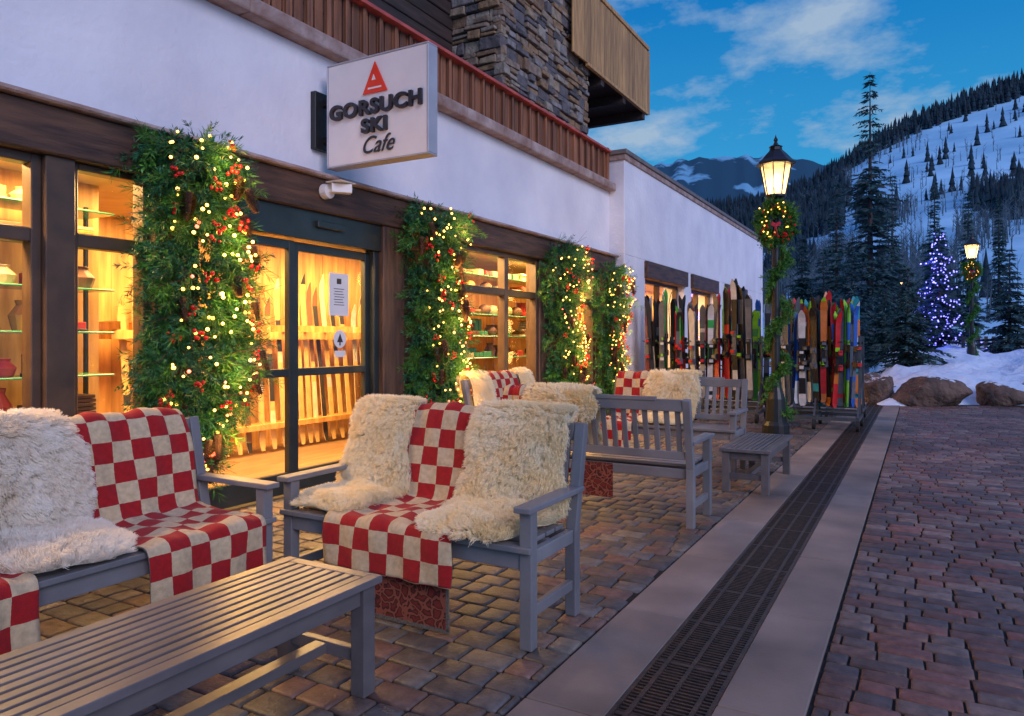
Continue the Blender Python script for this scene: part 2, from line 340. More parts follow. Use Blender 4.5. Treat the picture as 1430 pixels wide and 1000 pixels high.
D=MB(); x=-4.80
D.box(x-.1,x+.09,3.46,5.66,2.24,2.50)
D.box(x-.06,x+.06,3.46,3.54,0,2.24); D.box(x-.06,x+.06,5.58,5.66,0,2.24)
for a,b_,xo in ((3.54,4.56,.0),(4.58,5.58,-.03)):
    D.box(x-.03+xo,x+.03+xo,a,a+.06,.02,2.22); D.box(x-.03+xo,x+.03+xo,b_-.06,b_,.02,2.22)
    D.box(x-.028+xo,x+.028+xo,a+.06,b_-.06,2.14,2.22); D.box(x-.028+xo,x+.028+xo,a+.06,b_-.06,.02,.2)
    D.box(x-.028+xo,x+.03+xo,a+.06,b_-.06,1.03,1.10)
    pane(x+xo,a+.06,b_-.06,.2,2.14)
D.box(x+.09,x+.13,4.75,5.1,2.36,2.42)
D.obj('sliding_door_frame',[M['doorframe']],B,bevel=.005)
gl.obj('window_glass',[M['glass']],B)
s=MB(); s.box(-7.2,-4.98,-.1,12,-.03,.012,1); s.box(-7.2,-4.99,-.1,24,2.62,2.7,2)
y=-.1
while y<12: s.box(-7.25,-7.2+R(-.004,.004),y,y+.148,0,2.62,0); y+=.15
s.box(-7.2,-5,-.2,-.1,0,2.62,0); s.box(-7.2,-5.0,12,12.1,0,2.62,0)
s.box(-5.95,-5.9,-.1,3.5,0,2.62,0)
s.box(-7.2,-5.0,24,24.1,0,2.62,0); s.box(-6.3,-6.2,12.1,24,0,2.62,0); s.box(-6.3,-4.98,12.1,24,-.02,.01,1)
s.obj('interior_walls',[M['warmwood'],M['floorwood'],mat('ceiling',(.6,.45,.28),rough=.8)],B)
s=MB()
def goods(xb,y,w,z,h,k):
    """one piece of merchandise: stacked boxes, boots, helmet, folded knitwear or vase"""
    t=random.random()
    if t<.32:
        nn=max(1,int(h/.09))
        for q in range(nn): s.box(xb-.3+R(-.03,.02),xb-.04+R(-.02,.01),y+R(0,.03),y+w+R(-.03,0),z+q*.09,z+q*.09+.084,k if random.random()<.6 else random.choice([0,1,2]))
    elif t<.52:   # pair of boots
        for dy in (0,.10):
            s.box(xb-.24,xb-.14,y+dy,y+dy+.075,z,z+h*.95,k); s.box(xb-.16,xb-.03,y+dy,y+dy+.075,z,z+.07,k); s.box(xb-.25,xb-.02,y+dy-.002,y+dy+.077,z-.001,z+.018,5)
    elif t<.68: s.ball((xb-.15,y+w/2,z+.075),.10,k,14,8,.85)
    elif t<.86:
        q=0
        while q<h: s.box(xb-.28,xb-.05+R(-.02,.02),y+R(0,.01),y+w-R(0,.02),z+q,z+q+.026,random.choice([0,1,2,3,4,6,k])); q+=.03
    else: s.lathe([(.001,0),(w*.3,0),(w*.4,h*.5),(w*.2,h*.85),(w*.25,h),(.001,h)],(xb-.15,y+w/2,z),12,k)
for (ya,yb,xa,xb) in ((.2,3.3,-5.75,-5.35),(7.2,11.8,-6.0,-5.6)):
    for z in (.75,1.08,1.40,1.72,2.06,2.3):
        s.box(xa,xb,ya,yb,z,z+.014,7)
        y=ya+.03
        while y<yb-.25:
            w=R(.14,.28); h=R(.08,.27 if z<2 else .17)
            if random.random()<.92: goods(xb,y,w,z+.015,h,random.choice([0,1,2,2,3,5,6,1,4]))
            y+=w+R(.015,.06)
    for yy in np.arange(ya,yb+.01,(yb-ya)/3): s.box(xa,xa+.03,yy-.015,yy+.015,0,2.4,5)
s.obj('interior_shelves',BX+[M['gshelf']],B,bevel=.004)
# skis ---------------------------------------------------------------
def ski(mb,base,wd,nd,L,lean,mats,wide=.052,n=24):
    base=Vector(base); wd=Vector(wd).normalized(); nd=Vector(nd).normalized(); b=len(mb.v)
    ax=(Vector((0,0,1))-nd*lean).normalized(); nc=random.choice([3,5,7]); cuts=sorted([R(.03,.97) for _ in range(nc)])
    cm=[mats[0] if i%2==0 else random.choice(mats) for i in range(nc+1)]
    for i in range(n+1):
        t=i/n; w=wide*(.74+.9*(t-.45)**2)
        if t>.9: w*=math.sqrt(max(.02,1-((t-.9)/.1)**2))
        if t<.05: w*=.55+.45*math.sqrt(t/.05)
        off=0
        if t>.86: off=.06*((t-.86)/.14)**1.7
        if t<.05: off=.012*(1-t/.05)
        c=base+ax*(L*t)+nd*(off+.012*math.sin(t*3.14))
        for sx,sn in((-1,-.006),(1,-.006),(1,.006),(-1,.006)): mb.v.append(tuple(c+wd*(w*sx)+nd*sn))
    for i in range(n):
        t=(i+.5)/n; mi=cm[sum(t>c for c in cuts)]
        for k in range(4):
            j=(k+1)%4; a=b+i*4
            mb.f.append((a+k,a+j,a+4+j,a+4+k)); mb.m.append(mi if k in(0,2) else 1)
    mb.f.append((b,b+3,b+2,b+1)); mb.m.append(cm[0]); a=b+n*4; mb.f.append((a,a+1,a+2,a+3)); mb.m.append(cm[-1])
    return ax
def binding(mb,base,ax,wd,nd,L,m1,m2):
    base=Vector(base);wd=Vector(wd);nd=Vector(nd)
    for t,l,hw,hn,mm in((.40,.10,.038,.035,m1),(.405,.05,.03,.055,m2),(.555,.085,.036,.03,m1),(.56,.04,.028,.045,m2),(.48,.24,.030,.010,m1)):
        c=base+ax*(L*t)+nd*(hn+.012)
        Mx=Matrix(((wd.x,nd.x,ax.x,c.x),(wd.y,nd.y,ax.y,c.y),(wd.z,nd.z,ax.z,c.z),(0,0,0,1)))
        mb.box(-hw,hw,-hn,hn,-l/2,l/2,mm,Mx)
s=MB(); y=4.3
while y<9.5:
    ski(s,(-6.72,y,.05),(0,1,0),(1,0,0),R(1.75,2.2),R(.06,.13),[0,2,3,1,4,2] if random.random()<.8 else [3,2],n=16,wide=.047); y+=R(.11,.2)
s.box(-6.95,-6.70,4.1,9.6,1.36,1.45,5); s.box(-6.9,-6.66,4.1,9.6,.3,.36,5)
yy=4.1
while yy<9.6: s.box(-6.98,-6.56,yy,yy+.05,1.45,1.53,5); yy+=.35
s.obj('interior_ski_display',SKW+[M['warmwood']],B)
s=MB(); s.box(-4.785,-4.782,5.0,5.26,1.58,1.98,0)
for k in range(7): s.box(-4.7815,-4.7805,5.06+.01*(k%2),5.2-.01*(k%3),1.68+k*.025,1.686+k*.025,1)
s.box(-4.7815,-4.7805,5.10,5.16,1.88,1.93,1)
s.obj('door_notice',[M['white'],M['signtext']],B)
s=MB(); n=24; c=(-4.78,5.14,1.36); r=.085
s.face([(c[0],c[1]+r*math.cos(2*math.pi*i/n),c[2]+r*math.sin(2*math.pi*i/n)) for i in range(n)],0)
s.face([(c[0]+.002,c[1]-.04,c[2]-.03),(c[0]+.002,c[1]+.04,c[2]-.03),(c[0]+.002,c[1],c[2]+.055)],1)
s.box(c[0],c[0]+.002,c[1]-.008,c[1]+.008,c[2]-.06,c[2]-.03,1)
s.box(c[0],c[0]+.002,c[1]-.07,c[1]+.07,c[2]-.17,c[2]-.11,0)
s.box(-4.795,-4.792,3.98,4.12,1.12,1.22,2); s.box(-4.7915,-4.7905,4.0,4.10,1.145,1.16,0); s.box(-4.7915,-4.7905,4.0,4.10,1.18,1.19,0)
s.obj('door_sticker',[M['white'],M['signtext'],SK[4]],B)
WARM=(1,.58,.20)
def area(name,loc,sx,sy,p,col=WARM,rot=(0,0,0),parent=None):
    l=bpy.data.lights.new(name,'AREA'); l.shape='RECTANGLE'; l.size=sx; l.size_y=sy; l.energy=p; l.color=col
    o=bpy.data.objects.new(name,l); o.location=loc; o.rotation_euler=rot; COL.objects.link(o)
    if parent: o.parent=parent
def point(name,loc,p,col=(1,.6,.25),r=.05,parent=None):
    l=bpy.data.lights.new(name,'POINT'); l.energy=p; l.color=col; l.shadow_soft_size=r
    o=bpy.data.objects.new(name,l); o.location=loc; COL.objects.link(o)
    if parent:o.parent=parent
area('shop_light',(-5.15,1.6,2.58),.25,3,260,parent=B)
area('shop_light',(-5.7,4.8,2.6),.9,2.2,320,parent=B)
area('shop_light',(-5.9,7.0,2.6),.9,2.2,200,parent=B)
area('shop_light',(-5.25,8.5,2.6),.3,2.5,180,parent=B)
area('shop_light',(-5.4,10.9,2.6),.4,1.5,140,parent=B)
area('shop_light',(-5.5,17.5,2.6),.5,8,420,parent=B)
s=MB(); 
y=-4
while y<11.99:
    l=min(1.6,12-y); s.box(-5.6,-4.66+R(-.012,.012),y,y+l-.004,3.98,4.12,0); y+=l
s.obj('balcony_ledge',[M['ledge']],B,bevel=.02,seg=2)
s=MB(); y=-4
while y<11.9:
    s.box(-4.86,-4.835,y,y+.10,4.16,4.66,0); y+=.125
y=-4
while y<11.9: s.box(-4.835,-4.80,y,y+.045,4.16,4.66,0); y+=.25
s.box(-4.89,-4.78,-4,11.95,4.12,4.165,0); s.box(-4.92,-4.74,-4,11.95,4.66,4.70,1)
s.box(-4.9,-4.79,11.9,11.97,4.12,4.75,0)
s.box(-6.5,-4.9,11.86,11.9,4.12,4.66,0)
s.obj('balustrade',[M['balwood'],M['rail_ledred']],B,bevel=.004)
s=MB(); z=4.12
while z<10:
    s.box(-6.2,-6.0+R(-.006,.006),-4,8.85,z,z+.19,0); z+=.2
s.box(-6.6,-6.2,-4,8.7,4.1,10,0)
s.box(-6.3,-5.6,-4,8.8,8.2,8.4,0)
s.obj('upper_siding',[M['siding']],B,bevel=.012)
s=MB(); s.box(-6.3,-5.20,8.86,11.80,3.98,11,1)
def stonewall(fixed,lo,hi,axis):
    z=4.0
    while z<10.9:
        h=R(.07,.20); u=lo+R(-.1,0)
        while u<hi:
            w=R(.12,.42); a=max(u,lo);b_=min(u+w,hi)
            if b_-a>.05:
                if random.random()<.3 and h>.13: parts=((z,z+h*.5),(z+h*.5,z+h))
                else: parts=((z,z+h),)
                for za,zb in parts:
                    dp=R(.02,.09); n=len(s.v); gp=.008
                    if axis=='y': s.box(fixed-.1,fixed+dp,a+gp,b_-gp,za+gp,zb-gp,0)
                    else: s.box(a+gp,b_-gp,fixed-dp,fixed+.1,za+gp,zb-gp,0)
                    for k in range(n,len(s.v)): s.v[k]=tuple(c+R(-.012,.012) for c in s.v[k])
            u+=w
        z+=h
stonewall(-5.2,8.82,11.88,'y'); stonewall(8.86,-6.3,-5.15,'x'); 
s.obj('stone_tower',[M['stone'],M['mortar']],B,bevel=.012,seg=2)
s=MB(); y=10.9
while y<14.66: s.box(-5.03,-5.0+R(0,.004),y,y+.135,6.14,7.46,0); y+=.15
s.box(-5.06,-4.97,11.5,14.69,7.46,7.54,0); s.box(-5.05,-4.985,11.5,14.68,6.10,6.16,0)
x=-6.4
while x<-5.05: s.box(x,x+.135,14.64,14.67,6.14,7.46,0); x+=.15
s.box(-6.5,-5.04,11.5,14.63,6.16,6.26,1)
for yy in (12.2,13.3,14.45): s.box(-6.5,-5.04,yy,yy+.14,5.98,6.158,1)
s.box(-7.5,-6.5,11.5,14.6,3.9,10,1); s.box(-7.5,-4.9,8,14.8,10,10.2,1)
s.obj('upper_balcony',[M['balwoodl'],M['siding']],B,bevel=.004)

# ---------------------------------------------------------------- hanging sign
S=empty('hanging_shop_sign',(-4.1,4.9,3.36))
s=MB(); s.box(-.55,.55,-.05,.07,-.45,.45,0); s.box(-.565,.565,-.057,.077,-.465,-.4505,1); s.box(-.565,.565,-.057,.077,.4505,.465,1); s.box(.5505,.565,-.057,.077,-.45,.45,1); s.box(-.565,-.5505,-.057,.077,-.45,.45,1)
s.obj('panel',[M['signface'],M['signedge']],S,bevel=.004)
s=MB(); s.box(-.70,-.64,-.12,.14,-.28,.24,0); s.box(-.66,-.55,-.02,.04,.12,.18,0); s.box(-.66,-.55,-.02,.04,-.22,-.16,0)
s.obj('wall_bracket',[M['lampblack']],S,bevel=.004)
def text(t,x,z,size,m,ext=.008,shear=0,sx=1,off=0,y=-.062,sp=1.):
    c=bpy.data.curves.new('lettering','FONT'); c.body=t; c.size=size; c.align_x='CENTER'; c.extrude=ext; c.shear=shear; c.offset=off; c.space_character=sp
    c.materials.append(m); o=bpy.data.objects.new('lettering',c); o.rotation_euler=(math.radians(90),0,0); o.location=(x,y,z); o.scale=(sx,1,1); COL.objects.link(o); o.parent=S
text('GORSUCH',.0,-.045,.175,M['signtext'],ext=.014,sx=1.16,off=.006,y=-.066,sp=1.10)
text('SKI',.0,-.205,.165,M['signtext'],ext=.014,sx=1.2,off=.006,y=-.066,sp=1.1)
text('Cafe',.02,-.385,.21,M['signtext'],shear=.45,sx=.92,ext=.004)
s=MB()
def tri(px,pz,w,h,m,y0):
    n=len(s.v)
    for yy in (y0,y0+.012): s.v+= [(px-w/2,yy,pz),(px+w/2,yy,pz),(px,yy,pz+h)]
    s.f+=[(n,n+1,n+2),(n+5,n+4,n+3),(n,n+3,n+4,n+1),(n+1,n+4,n+5,n+2),(n+2,n+5,n+3,n)]; s.m+=[m]*5
tri(0,.13,.27,.27,0,-.064); tri(-.01,.24,.045,.05,1,-.067)
s.box(-.075,.075,-.066,-.0645,.165,.180,1)
s.obj('logo',[M['signred'],M['signface']],S)
c=empty('security_camera',(-4.6,4.8,2.68)); s=MB()
s.cyl((-.05,0,0),(.02,0,0),.07,.065,16,0); s.beam((0,0,0),(.10,0,.0),.03,.03,0); s.beam((.05,-.02,.02),(.16,.12,.02),.09,.08,0); s.cyl((.145,.10,.015),(.17,.13,.012),.035,.035,12,1)
s.box(.02,.2,-.06,.14,.066,.074,0)
s.obj('housing',[M['white'],M['lampblack']],c,bevel=.01,seg=2)

# ---------------------------------------------------------------- greenery
def needles(P,D,per,nl,nw,rs,stemlen,flat=False):
    n=len(P); D=unit(D)
    t=rs.uniform(.05,1,(n,per)); root=P[:,None]+D[:,None]*(t[...,None]*stemlen[:,None,None])
    rnd=unit(rs.normal(size=(n,per,3))); perp=unit(rnd-(rnd*D[:,None]).sum(-1,keepdims=True)*D[:,None])
    nd=unit(perp*.8+D[:,None]*.85+rs.normal(size=(n,per,3))*.12)
    ln=nl*rs.uniform(.6,1.2,(n,per,1))*(1.15-.5*t[...,None])
    side=unit(np.cross(nd,rs.normal(size=(n,per,3))))*nw
    tip=root+nd*ln; mid=root+nd*ln*.5
    V=np.stack([root,mid-side,tip,mid+side],2).reshape(-1,3)
    return V,np.arange(n*per*4).reshape(-1,4)
def pinecone(mb,c,ax,L=.13,r=.038,m=0):
    c=Vector(c);ax=Vector(ax).normalized(); u=ax.orthogonal().normalized(); v=ax.cross(u)
    mb.cyl(c,c+ax*L,r*.5,r*.3,6,m)
    for k in range(110):
        t=k/109; a=k*2.39996; rr=r*math.sin(math.pi*(.16+.74*t))**.7
        d=u*math.cos(a)+v*math.sin(a); sd=ax.cross(d)
        p=c+ax*(L*t)+d*(rr*.25); q=c+ax*(L*t+.010)+d*rr*1.15; w=.011
        mb.face([p,(p+q)/2+sd*w,q-ax*.004,(p+q)/2-sd*w],m)
def garland(y,z0,z1,ry,rx,seed,nsp=620):
    G=empty('christmas_garland',(-4.62,y,0)); rs=np.random.RandomState(seed)
    def pts(n,k=1.,front=False):
        z=rs.uniform(z0,z1,n); f=(z-z0)/(z1-z0)
        ww=(.72+.17*np.sin(f*8+seed)+.15*np.sin(f*17+seed*2)+.34*f)*np.clip((1-f)*9+.55,0,1)*np.clip(f*6+.45,0,1)
        a=rs.uniform(-math.pi*.62,math.pi*.62,n)*(.75 if front else 1); q=rs.uniform(.25,1,n)**.6*k
        if front: q=rs.uniform(.85,1.05,n)
        cy=.06*np.sin(f*6+seed)
        P=np.stack([np.cos(a)*rx*ww*q,np.sin(a)*ry*ww*q+cy,z],1)
        Dr=np.stack([np.cos(a),np.sin(a),rs.uniform(-1.1,.3,n)],1)+rs.normal(size=(n,3))*.45
        Dr[:,0]=np.maximum(Dr[:,0],-.1)
        return P,Dr
    P,Dd=pts(nsp); V,F=needles(P,Dd,42,.066,.0034,rs,rs.uniform(.10,.26,nsp)); npmesh('fir_foliage',V,F,[M['needle']],parent=G)
    n2=int(nsp*.6); P,Dd=pts(n2); Dd[:,2]-=.6; V,F=needles(P,Dd,16,.046,.0075,rs,rs.uniform(.08,.2,n2)); npmesh('cedar_foliage',V,F,[M['leaf']],parent=G)
    n3=int(nsp*.30); P,Dd=pts(n3,1.0); V,F=needles(P,Dd,60,.110,.0022,rs,rs.uniform(.14,.34,n3)); npmesh('pine_tips',V,F,[M['leaf']],parent=G)
    n4=int(nsp*.5); P,Dd=pts(n4,.6); V,F=needles(P,Dd,14,.08,.013,rs,rs.uniform(.06,.14,n4)); npmesh('inner_foliage',V,F,[M['needle']],parent=G)
    s=MB(); P,Dd=pts(110,1.0)
    for i in range(110):
        p=Vector(P[i]); d=Vector(Dd[i]).normalized(); q=p+d*R(.12,.26); q2=q+(d+Vector((R(-.6,.6),R(-.6,.6),R(-.2,.8)))).normalized()*R(.06,.20); s.cyl(p,q,.003,.002,4,0,False); s.cyl(q,q2,.002,.001,4,0,False)
    s.obj('twigs',[M['twig']],G)
    s=MB(); P,Dd=pts(150,1.,True)
    for i in range(150):
        s.ball(P[i]+np.array([R(.10,.18),0,0]),R(.009,.0145),0 if random.random()<.85 else 1,6,4)
    s.obj('string_lights',[M['bulb'],M['bulbr']],G)
    s=MB(); P,Dd=pts(26,1.,True)
    for i in range(26):
        c=P[i]+np.array([.16,0,0])
        for k in range(6): s.ball(c+np.array([R(-.03,.03),R(-.04,.04),R(-.04,.04)]),R(.011,.017),0,8,6)
    s.obj('berries',[M['berry']],G,smooth=True)
    s=MB(); P,Dd=pts(14,1.0,True)
    for i in range(14):
        if P[i][2]>z1-.18: P[i][2]-=.25
        pinecone(s,P[i]+np.array([.15,0,0.05]),(R(.0,.25),R(-.35,.35),-1),R(.14,.19),R(.046,.060))
    s.obj('pinecones',[M['cone']],G)
    for k in range(5):
        point('string_light_glow',(.42,R(-.12,.12),z0+(k+.5)*(z1-z0)/5),9.5,(1,.50,.12),.10,G)
garland(3.42,.42,2.78,.37,.28,11,nsp=860)
garland(6.38,.36,2.76,.37,.28,12,nsp=720)
garland(9.62,.36,2.76,.39,.28,13,nsp=560)
garland(11.42,.36,2.60,.36,.28,14,nsp=450)

# ---------------------------------------------------------------- street lamps
m,nt,b,out=newmat('lantern_frosted_glass')
b.inputs['Base Color'].default_value=(.9,.8,.6,1); b.inputs['Emission Color'].default_value=(1,.56,.17,1)
tcc=nt.nodes.new('ShaderNodeTexCoord')
lw=nt.nodes.new('ShaderNodeTexNoise'); lw.inputs['Scale'].default_value=14; mr=nt.nodes.new('ShaderNodeMapRange'); mr.inputs[3].default_value=1.0; mr.inputs[4].default_value=3.2
nt.links.new(tcc.outputs['Object'],lw.inputs[0]); nt.links.new(lw.outputs[0],mr.inputs[0]); nt.links.new(mr.outputs[0],b.inputs['Emission Strength'])
tr=nt.nodes.new('ShaderNodeBsdfTransparent'); mx=nt.nodes.new('ShaderNodeMixShader'); mx.inputs[0].default_value=.45
nt.links.new(tr.outputs[0],mx.inputs[1]); nt.links.new(b.outputs[0],mx.inputs[2]); nt.links.new(mx.outputs[0],out.inputs[0]); M['lg']=m
m.cycles.emission_sampling='NONE'
def lamp(x,y,z,name='street_lamp',garl=True):
    e=empty(name,(x,y,z)); s=MB()
    s.lathe([(.001,0),(.19,0),(.19,.12),(.15,.18),(.13,.5),(.10,.62),(.085,.66),(.065,.8),(.052,2.6),(.05,3.15),(.075,3.18),(.075,3.22),(.045,3.26),(.05,3.32),(.09,3.38),(.15,3.42),(.15,3.45),(.001,3.46)],(0,0,0),16)
    s.lathe([(.27,3.88),(.28,3.91),(.22,3.96),(.15,4.04),(.09,4.10),(.085,4.14),(.10,4.15),(.04,4.18),(.02,4.22),(.032,4.25),(.012,4.29),(.001,4.33)],(0,0,0),8)
    s.lathe([(.001,3.87),(.27,3.88)],(0,0,0),8)
    for k in range(8):
        a=2*math.pi*k/8; s.beam((.135*math.cos(a),.135*math.sin(a),3.44),(.215*math.cos(a),.215*math.sin(a),3.88),.016,.016)
    s.obj('post',[M['lampblack']],e)
    s=MB(); s.lathe([(.127,3.46),(.205,3.875)],(0,0,0),8); s.obj('lantern_glass',[M['lg']],e)
    s=MB(); s.ball((0,0,3.66),.06,0,10,8,1.7); s.obj('lamp_bulb',[M['lampcore']],e)
    point('lamp_light',(0,0,3.64),100,(1,.58,.22),.08,e)
    if garl:
        rs=np.random.RandomState(int(abs(x)*100)); n=620
        t=rs.uniform(0,1,n); zz=.3+t*2.6; a=t*22+rs.normal(size=n)*.5; rr=.07+.05*np.sin(t*22*1.0+1)
        P=np.stack([np.cos(a)*rr,np.sin(a)*rr,zz],1); Dd=np.stack([np.cos(a),np.sin(a),-rs.uniform(.4,1.6,n)],1)+rs.normal(size=(n,3))*.4
        V,F=needles(P,Dd,30,.06,.005,rs,rs.uniform(.06,.2,n)); npmesh('post_garland',V,F,[M['leaf']],parent=e)
        n=620; a=rs.uniform(0,6.283,n); cx=rs.normal(size=(n,3))*.035
        cl=math.atan2(-y,-x); tx,ty=-math.sin(cl),math.cos(cl)
        P=np.stack([np.cos(a)*.17*tx+.1*math.cos(cl),np.cos(a)*.17*ty+.1*math.sin(cl),3.04+np.sin(a)*.22],1)+cx
        Dd=np.stack([np.cos(a)*tx,np.cos(a)*ty,np.sin(a)],1)*.5+rs.normal(size=(n,3))*.6
        V,F=needles(P,Dd,26,.06,.005,rs,rs.uniform(.05,.14,n)); npmesh('wreath',V,F,[M['leaf']],parent=e)
        s=MB(); 
        for k in range(26):
            i=rs.randint(n); s.ball(P[i]+np.array([math.cos(cl),math.sin(cl),0])*.07+rs.normal(size=3)*.03,.010,0,6,4)
        for k in range(50):
            i=rs.randint(n); s.ball(P[i]+np.array([math.cos(cl),math.sin(cl),0])*.07+rs.normal(size=3)*.03,.017,1,6,4)
        s.obj('wreath_lights_and_berries',[M['bulb'],M['berry']],e)
        s=MB(); c0=Vector((.2*math.cos(cl),.2*math.sin(cl),2.98)); T=Vector((tx,ty,0))
        for sg in(-1,1):
            s.beam(c0,c0+T*(.06*sg)+Vector((0,0,.04)),.02,.05); s.beam(c0,c0+T*(.03*sg)+Vector((0,0,-.16)),.010,.035)
        s.ball(c0,.02,0)
        s.obj('bow',[M['bow']],e,bevel=.006)
    return e
lamp(-1.82,10.98,0)
lx,ly=W(24,(1357-715)/1007); lamp(lx,ly,.62)
lx,ly=W(52,(1257-715)/1007); lamp(lx,ly,1.9,garl=False)

# ---------------------------------------------------------------- benches
def chaikin(P,it=2):
    P=[np.array(p,float) for p in P]
    for _ in range(it):
        Q=[P[0]]
        for a,b_ in zip(P[:-1],P[1:]): Q+= [a*.8+b_*.2,a*.2+b_*.8]
        Q.append(P[-1]); P=Q
    return np.array(P)
BP=[(.662,.72),(.680,.90),(.672,.965),(.61,.98),(.555,.925),(.468,.52),(.445,.478),(.36,.466),(.02,.470),(-.038,.466),(-.054,.42),(-.060,.20)]
class Prof:
    def __init__(s,pts,it=2):
        s.P=chaikin(pts,it); d=np.linalg.norm(np.diff(s.P,axis=0),axis=1); s.c=np.concatenate([[0],np.cumsum(d)]); s.L=s.c[-1]
        t=np.gradient(s.P,axis=0); t/=np.linalg.norm(t,axis=1,keepdims=True); s.t=t; s.n=np.stack([t[:,1],-t[:,0]],1)
        s.top=s.c[s.P[:,1].argmax()]
    def at(s,a):
        a=np.clip(a,0,s.L); return np.interp(a,s.c,s.P[:,0]),np.interp(a,s.c,s.P[:,1])
    def nt(s,a):
        a=np.clip(a,0,s.L); n=np.stack([np.interp(a,s.c,s.n[:,0]),np.interp(a,s.c,s.n[:,1])],-1); t=np.stack([np.interp(a,s.c,s.t[:,0]),np.interp(a,s.c,s.t[:,1])],-1)
        return unit(n),unit(t)
prof=Prof(BP)
def blanket(parent,x0,x1,s0=0,s1=None,seed=0,skew=0):
    s1=prof.L if s1 is None else s1; nx,ns=30,100
    U=np.linspace(0,1,nx);A=np.linspace(s0,s1,ns); V=[];UV=[]
    for j,a in enumerate(A):
        y,z=prof.at(a); nrm,t=prof.nt(a)
        f=j/(ns-1)
        for i,u in enumerate(U):
            x=x0+(x1-x0)*u+skew*f+.014*math.sin(a*9+seed)*(u-.3)
            o=.008*math.sin(u*13+a*6+seed)+.005*math.sin(u*29-a*17)+.013
            V.append((x,y+nrm[0]*o,z+nrm[1]*o)); UV.append((u*(x1-x0),a-s0))
    F=[(j*nx+i,j*nx+i+1,(j+1)*nx+i+1,(j+1)*nx+i) for j in range(ns-1) for i in range(nx-1)]
    me=bpy.data.meshes.new('blanket'); me.from_pydata(V,[],F); me.materials.append(M['blanket']); me.materials.append(M['hem'])
    uv=me.uv_layers.new(name='UVMap'); 
    for p in me.polygons:
        p.use_smooth=True
        for li in p.loop_indices: uv.data[li].uv=UV[me.loops[li].vertex_index]
    o=bpy.data.objects.new('blanket',me); COL.objects.link(o); o.parent=parent
    so=o.modifiers.new('s','SOLIDIFY'); so.thickness=.009; so.offset=0; so.material_offset_rim=1
    return o
def fur(parent,cx,w,s0,s1,n=26000,seed=0,mat_=None,length=.046,rad=.0014,plump=1.,clump=.20):
    mat_=mat_ or M['fur']; rs=np.random.RandomState(seed+50)
    ph=rs.uniform(0,6,6)
    def half(f):
        f=np.asarray(f); b_=w/2*(.88+.08*np.sin(f*6+ph[0])+.05*np.sin(f*14+ph[1])+.03*np.sin(f*27+ph[2]))
        e=np.clip(f/.08,0,1)**.5*np.clip((1-f)/.10,0,1)**.5
        return b_*(.60+.40*e)
    def surf(u,f):
        a=s0+(s1-s0)*f; y,z=prof.at(a); nrm,t=prof.nt(a)
        h=half(f); x=cx+h*u
        tp=1-.8*np.exp(-((a-prof.top)/.10)**2)
        pil=.008+tp*plump*(.055*np.sqrt(np.clip(1-u*u,0,1))*np.clip(f/.07,0,1)*np.clip((1-f)/.08,0,1))+tp*.010*np.sin(x*19+ph[3])*np.sin(a*15+ph[4])
        return np.stack([x,y+nrm[...,0]*pil,z+nrm[...,1]*pil],-1),np.stack([np.zeros_like(u),nrm[...,0],nrm[...,1]],-1),np.stack([np.zeros_like(u),t[...,0],t[...,1]],-1)
    nu,nf=18,50; uu,ff=np.meshgrid(np.linspace(-1,1,nu),np.linspace(0,1,nf)); P,_,_=surf(uu,ff)
    F=[(j*nu+i,j*nu+i+1,(j+1)*nu+i+1,(j+1)*nu+i) for j in range(nf-1) for i in range(nu-1)]
    npmesh('sheepskin_hide',P.reshape(-1,3),F,[mat_],parent=parent,smooth=True)
    u=rs.uniform(-1,1,n); f=rs.uniform(0,1,n); P,Nn,T=surf(u,f)
    nc=max(80,n//45); cu=rs.uniform(-1,1,nc); cf=rs.uniform(0,1,nc); CP,CN,CT=surf(cu,cf)
    cd=unit(CN*rs.uniform(.7,1.1,(nc,1))+CT*rs.uniform(.2,.7,(nc,1))+rs.normal(size=(nc,3))*.16+np.stack([cu*.4,0*cu,0*cu],-1)+np.array([0,0,-.10]))
    idx=np.zeros(n,int)
    for k in range(0,n,2000):
        dd=((P[k:k+2000,None]-CP[None])**2).sum(-1); idx[k:k+2000]=dd.argmin(1)
    ln=length*rs.uniform(.8,1.08,(n,1)); D=unit(cd[idx]+rs.normal(size=(n,3))*.2)
    edge=np.clip((np.abs(u)-.8)/.2,0,1)[:,None]
    D=unit(D+edge*np.stack([np.sign(u),0*u,0*u],-1)*.6)
    ctip=CP[idx]+cd[idx]*length
    K=5; pts=np.zeros((n,K,3))
    for k in range(K):
        t=k/(K-1); p=P+D*ln*t+np.array([0,0,-1.])*(.010*t*t); 
        p=p*(1-clump*t*t)+ (ctip+(P-CP[idx])*.5)*(clump*t*t)
        pts[:,k]=p+ (rs.normal(size=(n,3))*.0016*t)
    cu_=bpy.data.hair_curves.new('sheepskin_wool'); cu_.add_curves([K]*n)
    cu_.attributes['position'].data.foreach_set('vector',pts.astype(np.float32).ravel())
    ra=cu_.attributes.get('radius') or cu_.attributes.new('radius','FLOAT','POINT')
    rr=np.tile(np.linspace(1,.4,K)*rad,n).astype(np.float32); ra.data.foreach_set('value',rr)
    cu_.materials.append(mat_); o=bpy.data.objects.new('sheepskin_wool',cu_); COL.objects.link(o); o.parent=parent
